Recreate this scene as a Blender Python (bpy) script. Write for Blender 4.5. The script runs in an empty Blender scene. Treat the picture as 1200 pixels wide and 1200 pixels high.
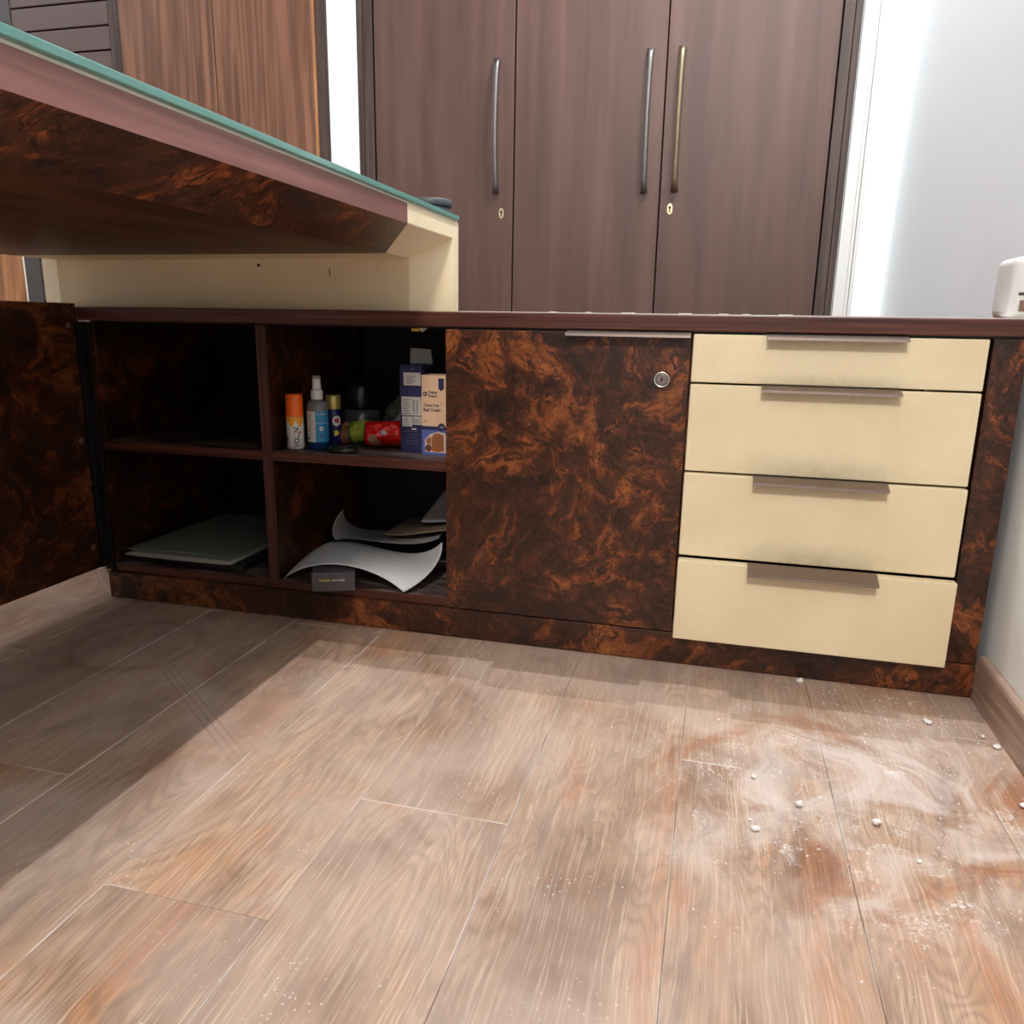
import bpy, bmesh, math, random
from mathutils import Vector, Matrix, noise
random.seed(7)
SC = bpy.context.scene
COL = SC.collection
# ------------------------------------------------------------------ camera
cam_data = bpy.data.cameras.new('camera')
cam = bpy.data.objects.new('camera', cam_data); COL.objects.link(cam)
cam_data.sensor_fit = 'HORIZONTAL'; cam_data.sensor_width = 36.0
cam_data.lens = 36.0 * 917.17 / 1200.0
cam_data.clip_start = 0.02
Rv = Vector((0.9679, 0.2509, 0.0163)); Fv = Vector((-0.2403, 0.9421, -0.2341))
Fv.normalize(); Uv = Rv.cross(Fv).normalized(); Rv = Fv.cross(Uv).normalized()
M = Matrix((Rv, Uv, -Fv)).transposed().to_4x4(); M.translation = Vector((1.5764, -1.3647, 0.6012))
cam.matrix_world = M
SC.camera = cam
# ------------------------------------------------------------------ world, exposure
world = bpy.data.worlds.new('world'); SC.world = world; world.use_nodes = True
world.node_tree.nodes['Background'].inputs[0].default_value = (0.9, 0.95, 1.0, 1)
world.node_tree.nodes['Background'].inputs[1].default_value = 0.02
SC.view_settings.view_transform = 'Standard'; SC.view_settings.look = 'None'
SC.view_settings.gamma = 1.0; SC.view_settings.use_curve_mapping = False
SC.view_settings.exposure = 0.0
try:
    SC.cycles.use_denoising = True; SC.cycles.max_bounces = 8; SC.cycles.diffuse_bounces = 5
    SC.cycles.sample_clamp_indirect = 6.0; SC.cycles.caustics_reflective = False; SC.cycles.caustics_refractive = False
except Exception: pass
# ------------------------------------------------------------------ lights: the ceiling lamps of the room, plus an added front fill
def area(name, loc, size, power, col, shape='DISK', target=None, sizey=None, spread=None):
    d = bpy.data.lights.new(name, 'AREA'); d.shape = shape; d.size = size
    if sizey: d.size_y = sizey
    d.energy = power; d.color = col
    if spread: d.spread = spread
    o = bpy.data.objects.new(name, d); COL.objects.link(o); o.location = loc
    if target is not None:
        o.rotation_euler = (Vector(target) - Vector(loc)).to_track_quat('-Z', 'Y').to_euler()
    return o
WARM = (1.0, 0.955, 0.90); COOL = (0.93, 0.96, 1.0)
area('ceiling_or_fill_lamp', (1.70, 0.31, 2.83), 0.022, 30, COOL)
area('ceiling_or_fill_lamp', (1.70, 0.60, 2.83), 0.022, 30, COOL)
area('ceiling_or_fill_lamp', (1.55, -3.0, 2.55), 0.40, 62, WARM, target=(1.6, 0, 0.5))  # front fill light, added to brighten the drawer fronts
area('ceiling_or_fill_lamp', (-2.0, 0.30, 2.83), 0.08, 20, COOL)
# ------------------------------------------------------------------ material helpers
def lin(c):
    return tuple(((v/255.0)/12.92 if v/255.0 <= 0.04045 else ((v/255.0+0.055)/1.055)**2.4) for v in c) + (1.0,)
PW, PL = 0.1985, 1.28     # plank width and length
class NT:
    def __init__(s, name):
        s.m = bpy.data.materials.new(name); s.m.use_nodes = True; s.t = s.m.node_tree
        s.b = s.t.nodes['Principled BSDF']
    def n(s, typ, ins=None, **kw):
        nd = s.t.nodes.new(typ)
        for k, v in kw.items(): setattr(nd, k, v)
        for k, v in (ins or {}).items():
            if isinstance(v, bpy.types.NodeSocket): s.t.links.new(v, nd.inputs[k])
            else: nd.inputs[k].default_value = v
        return nd
    def link(s, a, b): s.t.links.new(a, b)
    def math(s, op, a, b=0.0, c=None, clamp=False):
        ins = {0: a, 1: b}
        if c is not None: ins[2] = c
        return s.n('ShaderNodeMath', ins, operation=op, use_clamp=clamp).outputs[0]
    def vmath(s, op, a, b=None):
        ins = {0: a}
        if b is not None: ins[1] = b
        return s.n('ShaderNodeVectorMath', ins, operation=op).outputs[0]
    def noise(s, vec, scale, detail=4, rough=0.55, dist=0.0, out='Fac'):
        nd = s.n('ShaderNodeTexNoise', {'Vector': vec, 'Scale': scale, 'Detail': detail, 'Roughness': rough, 'Distortion': dist})
        return nd.outputs[out]
    def ramp(s, fac, stops, interp='LINEAR'):
        nd = s.n('ShaderNodeValToRGB', {0: fac}); cr = nd.color_ramp; cr.interpolation = interp
        while len(cr.elements) < len(stops): cr.elements.new(0.5)
        for e, (p, c) in zip(cr.elements, stops):
            e.position = p; e.color = c if len(c) == 4 else tuple(c) + (1,)
        return nd.outputs[0]
    def mix(s, f, a, b, blend='MIX'):
        nd = s.n('ShaderNodeMix', data_type='RGBA', blend_type=blend)
        for i, v in ((0, f), (6, a), (7, b)):
            if isinstance(v, bpy.types.NodeSocket): s.t.links.new(v, nd.inputs[i])
            else: nd.inputs[i].default_value = v
        return nd.outputs[2]
    def maprange(s, v, a, b, c=0.0, d=1.0, smooth=False):
        nd = s.n('ShaderNodeMapRange', {0: v, 1: a, 2: b, 3: c, 4: d})
        if smooth: nd.interpolation_type = 'SMOOTHSTEP'
        return nd.outputs[0]
    def bump(s, h, strength=0.3, dist=0.001):
        nd = s.n('ShaderNodeBump', {'Strength': strength, 'Distance': dist, 'Height': h})
        s.t.links.new(nd.outputs[0], s.b.inputs['Normal'])
    def pos(s): return s.n('ShaderNodeNewGeometry').outputs['Position']
    def objc(s): return s.n('ShaderNodeTexCoord').outputs['Object']
    def set(s, **kw):
        for k, v in kw.items():
            k = {'color': 'Base Color', 'rough': 'Roughness', 'metal': 'Metallic', 'spec': 'Specular IOR Level', 'trans': 'Transmission Weight',
                 'coat': 'Coat Weight', 'coatr': 'Coat Roughness', 'alpha': 'Alpha', 'ior': 'IOR'}[k]
            if isinstance(v, bpy.types.NodeSocket): s.t.links.new(v, s.b.inputs[k])
            else: s.b.inputs[k].default_value = v
        return s
def plain(name, rgb, rough=0.5, metal=0.0, grain=0.0, spec=0.5, gscale=60):
    t = NT(name); c = lin(rgb)
    if grain > 0:
        f = t.noise(t.objc(), gscale, 5)
        col = t.mix(f, tuple(v*(1-grain) for v in c[:3])+(1,), tuple(min(1, v*(1+grain)) for v in c[:3])+(1,))
        t.set(color=col)
    else: t.set(color=c)
    t.set(rough=rough, metal=metal, spec=spec)
    return t.m
def stretch(t, v, sx, sy, sz): return t.vmath('MULTIPLY', v, (sx, sy, sz))
def offset(t, v, o): return t.vmath('ADD', v, o)
def mat_burl(name, off=(0, 0, 0), gain=1.0):
    t = NT(name); p = offset(t, t.pos(), off)
    w1 = t.noise(p, 3.5, 2, 0.5, out='Color'); w2 = t.noise(p, 13, 3, 0.5, out='Color'); w3 = t.noise(p, 38, 2, 0.5, out='Color')
    q = t.vmath('ADD', p, t.vmath('MULTIPLY', t.vmath('SUBTRACT', w1, (.5, .5, .5)), (.30, .30, .30)))
    q = t.vmath('ADD', q, t.vmath('MULTIPLY', t.vmath('SUBTRACT', w2, (.5, .5, .5)), (.085, .085, .085)))
    q = t.vmath('ADD', q, t.vmath('MULTIPLY', t.vmath('SUBTRACT', w3, (.5, .5, .5)), (.022, .022, .022)))
    base = t.noise(q, 6.0, 7, 0.66, 0.4)
    patches = t.noise(t.vmath('ADD', q, (5, 5, 5)), 17.0, 6, 0.66, 0.9)
    comb = t.math('ADD', t.math('MULTIPLY', base, 0.5), t.math('MULTIPLY', patches, 0.5))
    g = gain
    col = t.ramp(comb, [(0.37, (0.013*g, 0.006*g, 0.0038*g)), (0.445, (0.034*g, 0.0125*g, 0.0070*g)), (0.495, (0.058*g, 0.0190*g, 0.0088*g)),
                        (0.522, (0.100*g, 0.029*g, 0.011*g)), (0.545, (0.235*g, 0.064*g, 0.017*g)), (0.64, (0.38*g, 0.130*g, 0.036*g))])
    # fine figure: contour lines of the warped field
    veins = t.math('SINE', t.math('MULTIPLY', t.noise(q, 8.0, 4, 0.55, 0.6), 330.0))
    vm = t.math('POWER', t.math('MULTIPLY_ADD', veins, 0.5, 0.5), 2.5)
    col = t.mix(t.math('MULTIPLY', vm, t.maprange(t.noise(p, 14, 3), 0.35, 0.65, 0.10, 0.60)), col, (0.018*g, 0.007*g, 0.004*g, 1))
    fl = t.noise(t.vmath('ADD', q, (3, 1, 2)), 6.5, 3, 0.55, 0.8)
    line = t.math('ABSOLUTE', t.math('SUBTRACT', t.math('FRACT', t.math('MULTIPLY', fl, 8.0)), 0.5))
    lm = t.math('MULTIPLY', t.maprange(line, 0.012, 0.050, 0.95, 0.0), t.maprange(t.noise(p, 9, 3), 0.40, 0.54, 0.35, 1.0))
    fl2 = t.noise(t.vmath('ADD', q, (8, 2, 6)), 15.0, 4, 0.6, 0.5)
    l2 = t.math('ABSOLUTE', t.math('SUBTRACT', t.math('FRACT', t.math('MULTIPLY', fl2, 7.0)), 0.5))
    lm2 = t.math('MULTIPLY', t.maprange(l2, 0.02, 0.13, 0.95, 0.0), t.maprange(t.noise(p, 7, 2), 0.36, 0.52, 0.45, 1.0))
    col = t.mix(lm2, col, (0.012*g, 0.005*g, 0.003*g, 1))
    t2 = t.noise(t.vmath('ADD', q, (6, 1, 9)), 26.0, 6, 0.72, 1.6)
    col = t.mix(t.maprange(t2, 0.50, 0.60, 0.0, 0.45), col, (0.135*g, 0.038*g, 0.012*g, 1))
    tone = t.noise(t.vmath('ADD', q, (2, 7, 3)), 42.0, 4, 0.7, 1.0)
    col = t.mix(t.maprange(tone, 0.40, 0.62, 0.62, 0.0), col, t.mix(1.0, col, (0.42, 0.36, 0.36, 1), 'MULTIPLY'))
    col = t.mix(lm, col, (0.008*g, 0.004*g, 0.003*g, 1))
    hair = t.noise(stretch(t, q, 30, 120, 120), 3.0, 3)
    col = t.mix(t.math('MULTIPLY', hair, 0.35), col, t.mix(0.5, col, (0.02*g, 0.008*g, 0.004*g, 1)))
    t.set(color=col, rough=t.maprange(hair, 0, 1, 0.30, 0.42), spec=0.35, coat=0.15, coatr=0.2)
    t.bump(comb, 0.05, 0.001)
    return t.m
def mat_straight(name, dark, light, sc=(1, 1, 1), rough=0.4, rings=24, spec=0.4, coat=0.0):
    t = NT(name); p = stretch(t, t.pos(), *sc)
    f = t.noise(p, 1.0, 6, 0.6, 0.3)
    r = t.math('MULTIPLY_ADD', t.math('SINE', t.math('MULTIPLY', t.noise(p, 0.6, 3, 0.4, 0.2), rings)), 0.5, 0.5)
    f2 = t.math('ADD', t.math('MULTIPLY', f, 0.72), t.math('MULTIPLY', r, 0.28))
    col = t.ramp(f2, [(0.28, lin(dark)), (0.72, lin(light))])
    t.set(color=col, rough=rough, spec=spec, coat=coat); t.bump(f2, 0.08, 0.0008)
    return t.m
def mat_cream(name, dirt=1.0, dim=1.0):
    t = NT(name); p = t.pos()
    big = t.noise(p, 6, 3, 0.5); mid = t.noise(p, 60, 3, 0.6)
    c1 = lin((234, 218, 184)); c2 = lin((226, 208, 172))
    col = t.mix(t.maprange(big, .35, .65), c1, c2)
    col = t.mix(t.math('MULTIPLY', mid, 0.12), col, lin((200, 178, 140)))
    g = t.n('ShaderNodeTexCoord').outputs['Generated']
    sp = t.n('ShaderNodeSeparateXYZ', {0: g})
    dx = t.math('DIVIDE', t.math('SUBTRACT', sp.outputs[0], 0.50), 0.24)
    e = t.math('POWER', 2.718, t.math('MULTIPLY', t.math('MULTIPLY', dx, dx), -1.0))
    dz = t.maprange(sp.outputs[2], 0.0, 0.30, 1.0, 0.0, True)
    m = t.math('MULTIPLY', t.math('MULTIPLY', e, dz), t.maprange(t.noise(p, 45, 5, 0.7), 0.25, 0.7, 0.35, 1.0))
    col = t.mix(t.math('MULTIPLY', m, 0.50*dirt), col, lin((120, 103, 78)))
    sv = t.n('ShaderNodeTexVoronoi', {'Vector': p, 'Scale': 26.0})
    sm = t.math('MULTIPLY', t.maprange(sv.outputs['Distance'], 0.03, 0.045, 1.0, 0.0), t.maprange(t.noise(p, 8, 2), 0.55, 0.62))
    col = t.mix(t.math('MULTIPLY', sm, 0.6*min(1, dirt+0.3)), col, lin((120, 95, 62)))
    t.set(color=col, rough=0.55, spec=0.35)
    peb = t.n('ShaderNodeTexVoronoi', {'Vector': p, 'Scale': 420.0}).outputs['Distance']
    t.bump(t.math('ADD', peb, t.math('MULTIPLY', mid, 0.4)), 0.35, 0.0008)
    return t.m
def mat_floor():
    t = NT('oak_plank'); p = t.pos()
    rnd = t.n('ShaderNodeObjectInfo').outputs['Random']
    off = t.n('ShaderNodeCombineXYZ', {0: t.math('MULTIPLY', rnd, 37.0), 1: t.math('MULTIPLY', rnd, 91.0), 2: t.math('MULTIPLY', rnd, 13.0)}).outputs[0]
    q = t.vmath('ADD', p, off)
    warp = t.vmath('MULTIPLY', t.vmath('SUBTRACT', t.noise(q, 5, 2, out='Color'), (.5, .5, .5)), (.020, .10, .0))
    q1 = t.vmath('ADD', q, warp)
    cath = t.noise(stretch(t, q1, 7.5, 1.5, 1), 1.0, 3, 0.45, 0.6)
    rings = t.math('MULTIPLY_ADD', t.math('SINE', t.math('MULTIPLY', cath, 210.0)), 0.5, 0.5)
    fine = t.noise(stretch(t, q1, 420, 9, 1), 1.0, 5, 0.65)
    blotch = t.noise(stretch(t, q1, 8, 2.6, 1), 1.0, 6, 0.62, 0.9)
    col = t.ramp(blotch, [(0.30, lin((110, 82, 66))), (0.40, lin((144, 112, 90))), (0.49, lin((172, 142, 118))), (0.56, lin((182, 150, 122))), (0.64, lin((184, 136, 98))), (0.76, lin((170, 108, 70)))])
    tint = t.mix(rnd, lin((255, 244, 234)), lin((228, 220, 216)))
    col = t.mix(1.0, col, tint, 'MULTIPLY')
    rw = t.maprange(t.noise(q, 3.5, 2), 0.36, 0.58, 0.15, 0.70)
    col = t.mix(t.math('MULTIPLY', t.math('POWER', rings, 2.0), rw), col, lin((118, 88, 70)))
    col = t.mix(t.maprange(fine, 0.50, 0.68, 0.0, 0.50), col, lin((108, 80, 64)))
    col = t.mix(t.maprange(fine, 0.46, 0.30, 0.0, 0.40), col, lin((238, 216, 192)))
    smoke = t.noise(t.vmath('ADD', stretch(t, q1, 13, 3.2, 1), (7, 3, 0)), 1.0, 5, 0.6, 1.2)
    col = t.mix(t.maprange(smoke, 0.57, 0.70, 0.0, 0.65), col, lin((92, 76, 72)))
    # knots
    kv = t.n('ShaderNodeTexVoronoi', {'Vector': stretch(t, q1, 5.2, 2.6, 1), 'Scale': 1.0, 'Randomness': 1.0})
    kd = t.math('ADD', kv.outputs['Distance'], t.math('MULTIPLY', t.math('SUBTRACT', t.noise(q1, 40, 4), 0.5), 0.12))
    kmask = t.maprange(t.n('ShaderNodeSeparateColor', {0: kv.outputs['Color']}).outputs[0], 0.60, 0.62)
    kn = t.math('MULTIPLY', t.maprange(kd, 0.07, 0.20, 1.0, 0.0, True), kmask)
    col = t.mix(t.math('MULTIPLY', kn, 0.62), col, lin((98, 74, 72)))
    halo = t.math('MULTIPLY', t.maprange(kd, 0.15, 0.42, 1.0, 0.0, True), kmask)
    col = t.mix(t.math('MULTIPLY', halo, 0.40), col, lin((176, 116, 80)))
    # dust film over everything, wiped away in smears
    sp = t.n('ShaderNodeSeparateXYZ', {0: p})
    film = t.noise(t.vmath('ADD', stretch(t, p, 3.2, 3.2, 1), (4.0, 1.7, 0)), 1.0, 4, 0.55, 1.2)
    col = t.mix(t.maprange(film, 0.36, 0.64, 0.06, 0.52), col, lin((196, 174, 160)))
    # plaster dust swirl at the right
    dx = t.math('DIVIDE', t.math('SUBTRACT', sp.outputs[0], 1.82), 0.30); dy = t.math('DIVIDE', t.math('SUBTRACT', sp.outputs[1], -0.36), 0.27)
    rr = t.math('ADD', t.math('MULTIPLY', dx, dx), t.math('MULTIPLY', dy, dy))
    zone = t.maprange(rr, 0.1, 1.6, 1.0, 0.0, True)
    sw = t.noise(t.vmath('ADD', p, t.vmath('MULTIPLY', t.noise(p, 4, 2, out='Color'), (.30, .30, 0))), 6.5, 7, 0.62, 0.6)
    ridge = t.maprange(t.math('ABSOLUTE', t.math('SUBTRACT', sw, 0.5)), 0.0, 0.020, 1.0, 0.0)
    grainy = t.maprange(t.noise(p, 210, 5, 0.85), 0.46, 0.60)
    broken = t.maprange(t.noise(p, 13, 4), 0.46, 0.60)
    d = t.math('MULTIPLY', t.math('MULTIPLY', t.math('MULTIPLY', ridge, grainy), t.math('MULTIPLY', zone, broken)), 0.9)
    bl = t.math('MULTIPLY', t.maprange(sw, 0.49, 0.62, 0.0, 0.60), zone)
    col = t.mix(bl, col, lin((216, 204, 198)))
    wiped = t.math('MULTIPLY', t.maprange(sw, 0.46, 0.38, 0.0, 0.80), zone)
    col = t.mix(wiped, col, t.mix(1.0, col, lin((226, 178, 146)), 'MULTIPLY'))
    col = t.mix(d, col, lin((240, 235, 232)))
    dabs = t.math('MULTIPLY', t.math('MULTIPLY', t.maprange(t.noise(t.vmath('ADD', p, (9, 9, 9)), 19, 6, 0.7), 0.60, 0.66), grainy), zone)
    col = t.mix(t.math('MULTIPLY', dabs, 0.85), col, lin((240, 236, 234)))
    specks = t.n('ShaderNodeTexVoronoi', {'Vector': p, 'Scale': 130.0})
    sk = t.math('MULTIPLY', t.maprange(specks.outputs['Distance'], 0.12, 0.17, 1.0, 0.0), t.maprange(t.noise(p, 9, 3), 0.52, 0.60))
    col = t.mix(t.math('MULTIPLY', sk, 0.4), col, lin((240, 236, 232)))
    oc = t.n('ShaderNodeSeparateXYZ', {0: t.objc()})
    ed = t.maprange(t.math('ABSOLUTE', oc.outputs[0]), PW/2-.0016, PW/2-.0009, 0.0, 1.0)
    e2 = t.maprange(oc.outputs[1], 0.0009, 0.0018, 1.0, 0.0)
    jm = t.math('MULTIPLY', t.math('MAXIMUM', ed, e2), t.maprange(t.noise(p, 7, 3), 0.42, 0.58, 0.06, 0.50))
    col = t.mix(jm, col, lin((236, 228, 222)))
    # ring mark and wheel scuffs left in the dust
    rx = t.math('SUBTRACT', sp.outputs[0], 0.555); ry = t.math('SUBTRACT', sp.outputs[1], -0.205)
    rad = t.math('ADD', t.math('SQRT', t.math('ADD', t.math('MULTIPLY', rx, rx), t.math('MULTIPLY', ry, ry))), t.math('MULTIPLY', t.math('SUBTRACT', t.noise(p, 16, 3), 0.5), 0.02))
    ring = t.maprange(t.math('ABSOLUTE', t.math('SUBTRACT', rad, 0.112)), 0.002, 0.016, 1.0, 0.0, True)
    col = t.mix(t.math('MULTIPLY', ring, 0.30), col, lin((122, 88, 72)))
    al = t.math('ADD', t.math('MULTIPLY', rx, 0.61), t.math('MULTIPLY', ry, 0.79))     # across the scuff bundle
    ln = t.math('ADD', t.math('MULTIPLY', rx, 0.79), t.math('MULTIPLY', ry, -0.61))    # along it
    st = t.maprange(t.math('ABSOLUTE', t.math('SUBTRACT', t.math('FRACT', t.math('MULTIPLY', al, 90.0)), 0.5)), 0.02, 0.16, 1.0, 0.0)
    win = t.math('MULTIPLY', t.maprange(t.math('ABSOLUTE', t.math('SUBTRACT', al, 0.018)), 0.012, 0.024, 1.0, 0.0), t.math('MULTIPLY', t.maprange(ln, 0.10, 0.14), t.maprange(ln, 0.40, 0.55, 1.0, 0.0)))
    col = t.mix(t.math('MULTIPLY', t.math('MULTIPLY', st, win), 0.45), col, lin((112, 78, 60)))
    t.set(color=col, rough=t.maprange(film, 0.3, 0.7, 0.42, 0.62), spec=0.4)
    t.bump(t.math('ADD', t.math('MULTIPLY', fine, 0.6), t.math('MULTIPLY', rings, 0.3)), 0.18, 0.0006)
    return t.m
def mat_glass(name, tint, rough=0.02, ior=1.45):
    t = NT(name); t.set(color=tint, rough=rough, trans=1.0, ior=ior); return t.m
MB = {}
MB['burl'] = mat_burl('burl_veneer')
MB['burl_door'] = mat_burl('burl_veneer_bookmatched', (3.1, 1.3, 2.2), 1.12)
MB['burl_shade'] = mat_burl('burl_veneer_inner_shade', (2.2, 4.4, 1.0), 0.55)  # darkened veneer copy, the shade inside the cabinet is put into its colour
MB['back_shade'] = plain('back_board_shade', (26, 18, 16), 0.6, grain=0.2)  # near-black colour stands in for the shade at the cabinet back
MB['burl_open'] = mat_burl('burl_veneer_open_door', (7.4, 2.6, 0.4), 1.0)
MB['burl_desk'] = mat_burl('burl_veneer_desk', (1.9, 8.0, 5.0), 1.7)
MB['edge'] = mat_straight('reddish_brown_edging', (58, 30, 24), (104, 58, 46), (2.5, 60, 110), 0.36)
MB['edge_v'] = mat_straight('reddish_brown_edging_upright', (56, 32, 26), (96, 56, 44), (110, 110, 3), 0.4)
MB['desk_edge'] = mat_straight('desk_edging', (112, 72, 66), (140, 94, 86), (110, 2.5, 60), 0.38)
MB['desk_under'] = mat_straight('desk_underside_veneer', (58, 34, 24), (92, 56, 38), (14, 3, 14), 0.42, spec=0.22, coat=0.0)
def mat_shelf(name, dark, light):
    t = NT(name); p = t.pos()
    f = t.noise(stretch(t, p, 3, 14, 40), 1.0, 6, 0.6, 0.3)
    col = t.ramp(f, [(0.28, lin(dark)), (0.72, lin(light))])
    d = t.noise(stretch(t, p, 9, 34, 10), 1.0, 5, 0.65, 0.7)
    col = t.mix(t.maprange(d, 0.46, 0.60, 0.0, 0.7), col, lin((150, 138, 134)))
    t.set(color=col, rough=0.45, spec=0.4); return t.m
MB['shelf'] = mat_shelf('shelf_board', (48, 32, 28), (82, 60, 54))
MB['cream'] = mat_cream('cream_leather'); MB['cream_clean'] = mat_cream('cream_leather_clean', 0.0)
MB['cream_desk'] = mat_cream('cream_leather_desk', 0.15)
MB['wardrobe'] = mat_straight('wardrobe_laminate', (80, 57, 50), (110, 81, 72), (17, 17, 1.1), 0.45, 9)
MB['wardrobe_d'] = mat_straight('wardrobe_frame_laminate', (58, 44, 40), (84, 66, 60), (60, 60, 2), 0.5)
MB['panel'] = mat_straight('brown_wood_panel', (96, 62, 46), (142, 98, 76), (40, 40, 2), 0.45)
MB['panel_w'] = mat_straight('warm_wood_panel', (122, 76, 44), (184, 128, 84), (30, 30, 2), 0.45)
MB['floor'] = mat_floor()
MB['base'] = plain('dusty_subfloor', (196, 180, 170), 0.8)
MB['wall'] = plain('white_wall_paint', (246, 251, 254), 0.55, grain=0.02, gscale=20)
MB['trimw'] = plain('white_gloss_trim', (222, 220, 216), 0.35)
MB['metal'] = plain('brushed_nickel', (138, 122, 114), 0.36, 0.85, grain=0.12, gscale=120)
MB['metal_w'] = plain('pewter_handle', (112, 108, 106), 0.45, 1.0, grain=0.1)
MB['metal_b'] = plain('bronze_handle', (126, 112, 92), 0.45, 1.0, grain=0.1)
MB['brass'] = plain('brass_plate', (214, 198, 160), 0.3, 0.8)
MB['chrome'] = plain('chrome', (214, 214, 214), 0.18, 1.0)
MB['black'] = plain('black_shadow_gap', (10, 8, 8), 0.6)
MB['glass'] = NT('green_edged_glass').set(color=(0.22, 0.50, 0.44, 1), rough=0.12, trans=0.45, ior=1.45).m
MB['film'] = plain('pale_underlay', (226, 226, 208), 0.6)
# ------------------------------------------------------------------ object helpers
def link(o, parent=None):
    COL.objects.link(o)
    if parent is not None: o.parent = parent
    return o
def mesh_obj(name, bm, mat, parent=None, smooth=False):
    me = bpy.data.meshes.new(name); bm.normal_update(); bm.to_mesh(me); bm.free()
    for m in (mat if isinstance(mat, (list, tuple)) else [mat]): me.materials.append(m)
    if smooth:
        for pl in me.polygons: pl.use_smooth = True
    o = bpy.data.objects.new(name, me)
    if parent is not None: o.parent = parent; o.matrix_parent_inverse = PINV.get(parent.name, Matrix.Identity(4))
    COL.objects.link(o)
    return o
PINV = {}
def thing(name, label, cat, loc=(0, 0, 0), group=None):
    o = bpy.data.objects.new(name, None); COL.objects.link(o); o.location = loc
    o.empty_display_size = 0.05
    o['label'] = label; o['category'] = cat
    if group: o['group'] = group
    PINV[o.name] = Matrix.Translation(Vector(loc)).inverted()      # children are modelled in world coordinates
    return o
def tag(o, label, cat, group=None):
    o['label'] = label; o['category'] = cat
    if group: o['group'] = group
    return o
def struct(o): o['kind'] = 'structure'; return o
def add_box(bm, x0, x1, y0, y1, z0, z1, bev=0.0, seg=2):
    r = bmesh.ops.create_cube(bm, size=1.0); vs = r['verts']
    for v in vs:
        v.co = Vector(((x0+x1)/2 + v.co.x*(x1-x0), (y0+y1)/2 + v.co.y*(y1-y0), (z0+z1)/2 + v.co.z*(z1-z0)))
    if bev > 0:
        es = {e for v in vs for e in v.link_edges}
        bmesh.ops.bevel(bm, geom=list(es), offset=bev, segments=seg, affect='EDGES', profile=0.5)
    return vs
def box(name, x0, x1, y0, y1, z0, z1, mat, parent=None, bev=0.0015, seg=2):
    bm = bmesh.new(); add_box(bm, x0, x1, y0, y1, z0, z1, bev, seg); return mesh_obj(name, bm, mat, parent)
def add_poly(bm, verts, faces):
    vs = [bm.verts.new(v) for v in verts]
    for f in faces: bm.faces.new([vs[i] for i in f])
def poly(name, verts, faces, mat, parent=None, bev=0.0):
    bm = bmesh.new(); add_poly(bm, verts, faces)
    bmesh.ops.recalc_face_normals(bm, faces=bm.faces)
    if bev: bmesh.ops.bevel(bm, geom=list(bm.edges), offset=bev, segments=2, affect='EDGES', profile=0.5)
    return mesh_obj(name, bm, mat, parent)
def lathe_bm(prof, cx, cy, seg=40, bm=None, sx=1.0, sy=1.0, cap=True):
    bm = bm or bmesh.new(); rings = []
    for r, z in prof:
        if r < 1e-6: rings.append([bm.verts.new((cx, cy, z))]); continue
        rings.append([bm.verts.new((cx+sx*r*math.cos(2*math.pi*k/seg), cy+sy*r*math.sin(2*math.pi*k/seg), z)) for k in range(seg)])
    for a, b in zip(rings, rings[1:]):
        for k in range(seg):
            k2 = (k+1) % seg
            if len(a) == 1 and len(b) > 1: bm.faces.new((a[0], b[k2], b[k]))
            elif len(b) == 1 and len(a) > 1: bm.faces.new((a[k], a[k2], b[0]))
            elif len(a) > 1: bm.faces.new((a[k], a[k2], b[k2], b[k]))
    if cap:
        if len(rings[0]) > 1: bm.faces.new(list(reversed(rings[0])))
        if len(rings[-1]) > 1: bm.faces.new(rings[-1])
    return bm
def lathe(name, prof, cx, cy, mat, parent=None, seg=40, **kw):
    o = mesh_obj(name, lathe_bm(prof, cx, cy, seg, **kw), mat, parent)
    for p in o.data.polygons: p.use_smooth = len(p.vertices) == 4
    return o
def cyl_between(bm, a, b, r, seg=14, caps=True):
    a = Vector(a); b = Vector(b); d = (b-a); q = d.to_track_quat('Z', 'Y')
    ra = [bm.verts.new(a + q @ Vector((r*math.cos(2*math.pi*k/seg), r*math.sin(2*math.pi*k/seg), 0))) for k in range(seg)]
    rb = [bm.verts.new(b + q @ Vector((r*math.cos(2*math.pi*k/seg), r*math.sin(2*math.pi*k/seg), 0))) for k in range(seg)]
    for k in range(seg): bm.faces.new((ra[k], ra[(k+1) % seg], rb[(k+1) % seg], rb[k]))
    if caps: bm.faces.new(list(reversed(ra))); bm.faces.new(rb)
def text_obj(name, body, size, loc, rot, mat, parent, extrude=0.00015, sx=1.0, align='LEFT', bold=0.0):
    cu = bpy.data.curves.new(name, 'FONT'); cu.body = body; cu.size = size; cu.extrude = extrude; cu.align_x = align; cu.offset = bold
    to = bpy.data.objects.new(name+'_src', cu); COL.objects.link(to)
    dg = bpy.context.evaluated_depsgraph_get(); dg.update()
    me = bpy.data.meshes.new_from_object(to.evaluated_get(dg)); me.name = name
    COL.objects.unlink(to); bpy.data.objects.remove(to)
    me.transform(Matrix.Translation(loc) @ rot.to_4x4() @ Matrix.Diagonal((sx, 1, 1, 1)))
    me.materials.clear(); me.materials.append(mat)
    o = bpy.data.objects.new(name, me)
    if parent is not None:
        o.parent = parent; o.matrix_parent_inverse = PINV.get(parent.name, Matrix.Identity(4))
    COL.objects.link(o); return o
from mathutils import Euler
FRONT = Euler((math.pi/2, 0, 0)).to_matrix()          # text standing up, read from -Y
UPWARD = Euler((math.pi/2, -math.pi/2, 0)).to_matrix()
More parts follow.
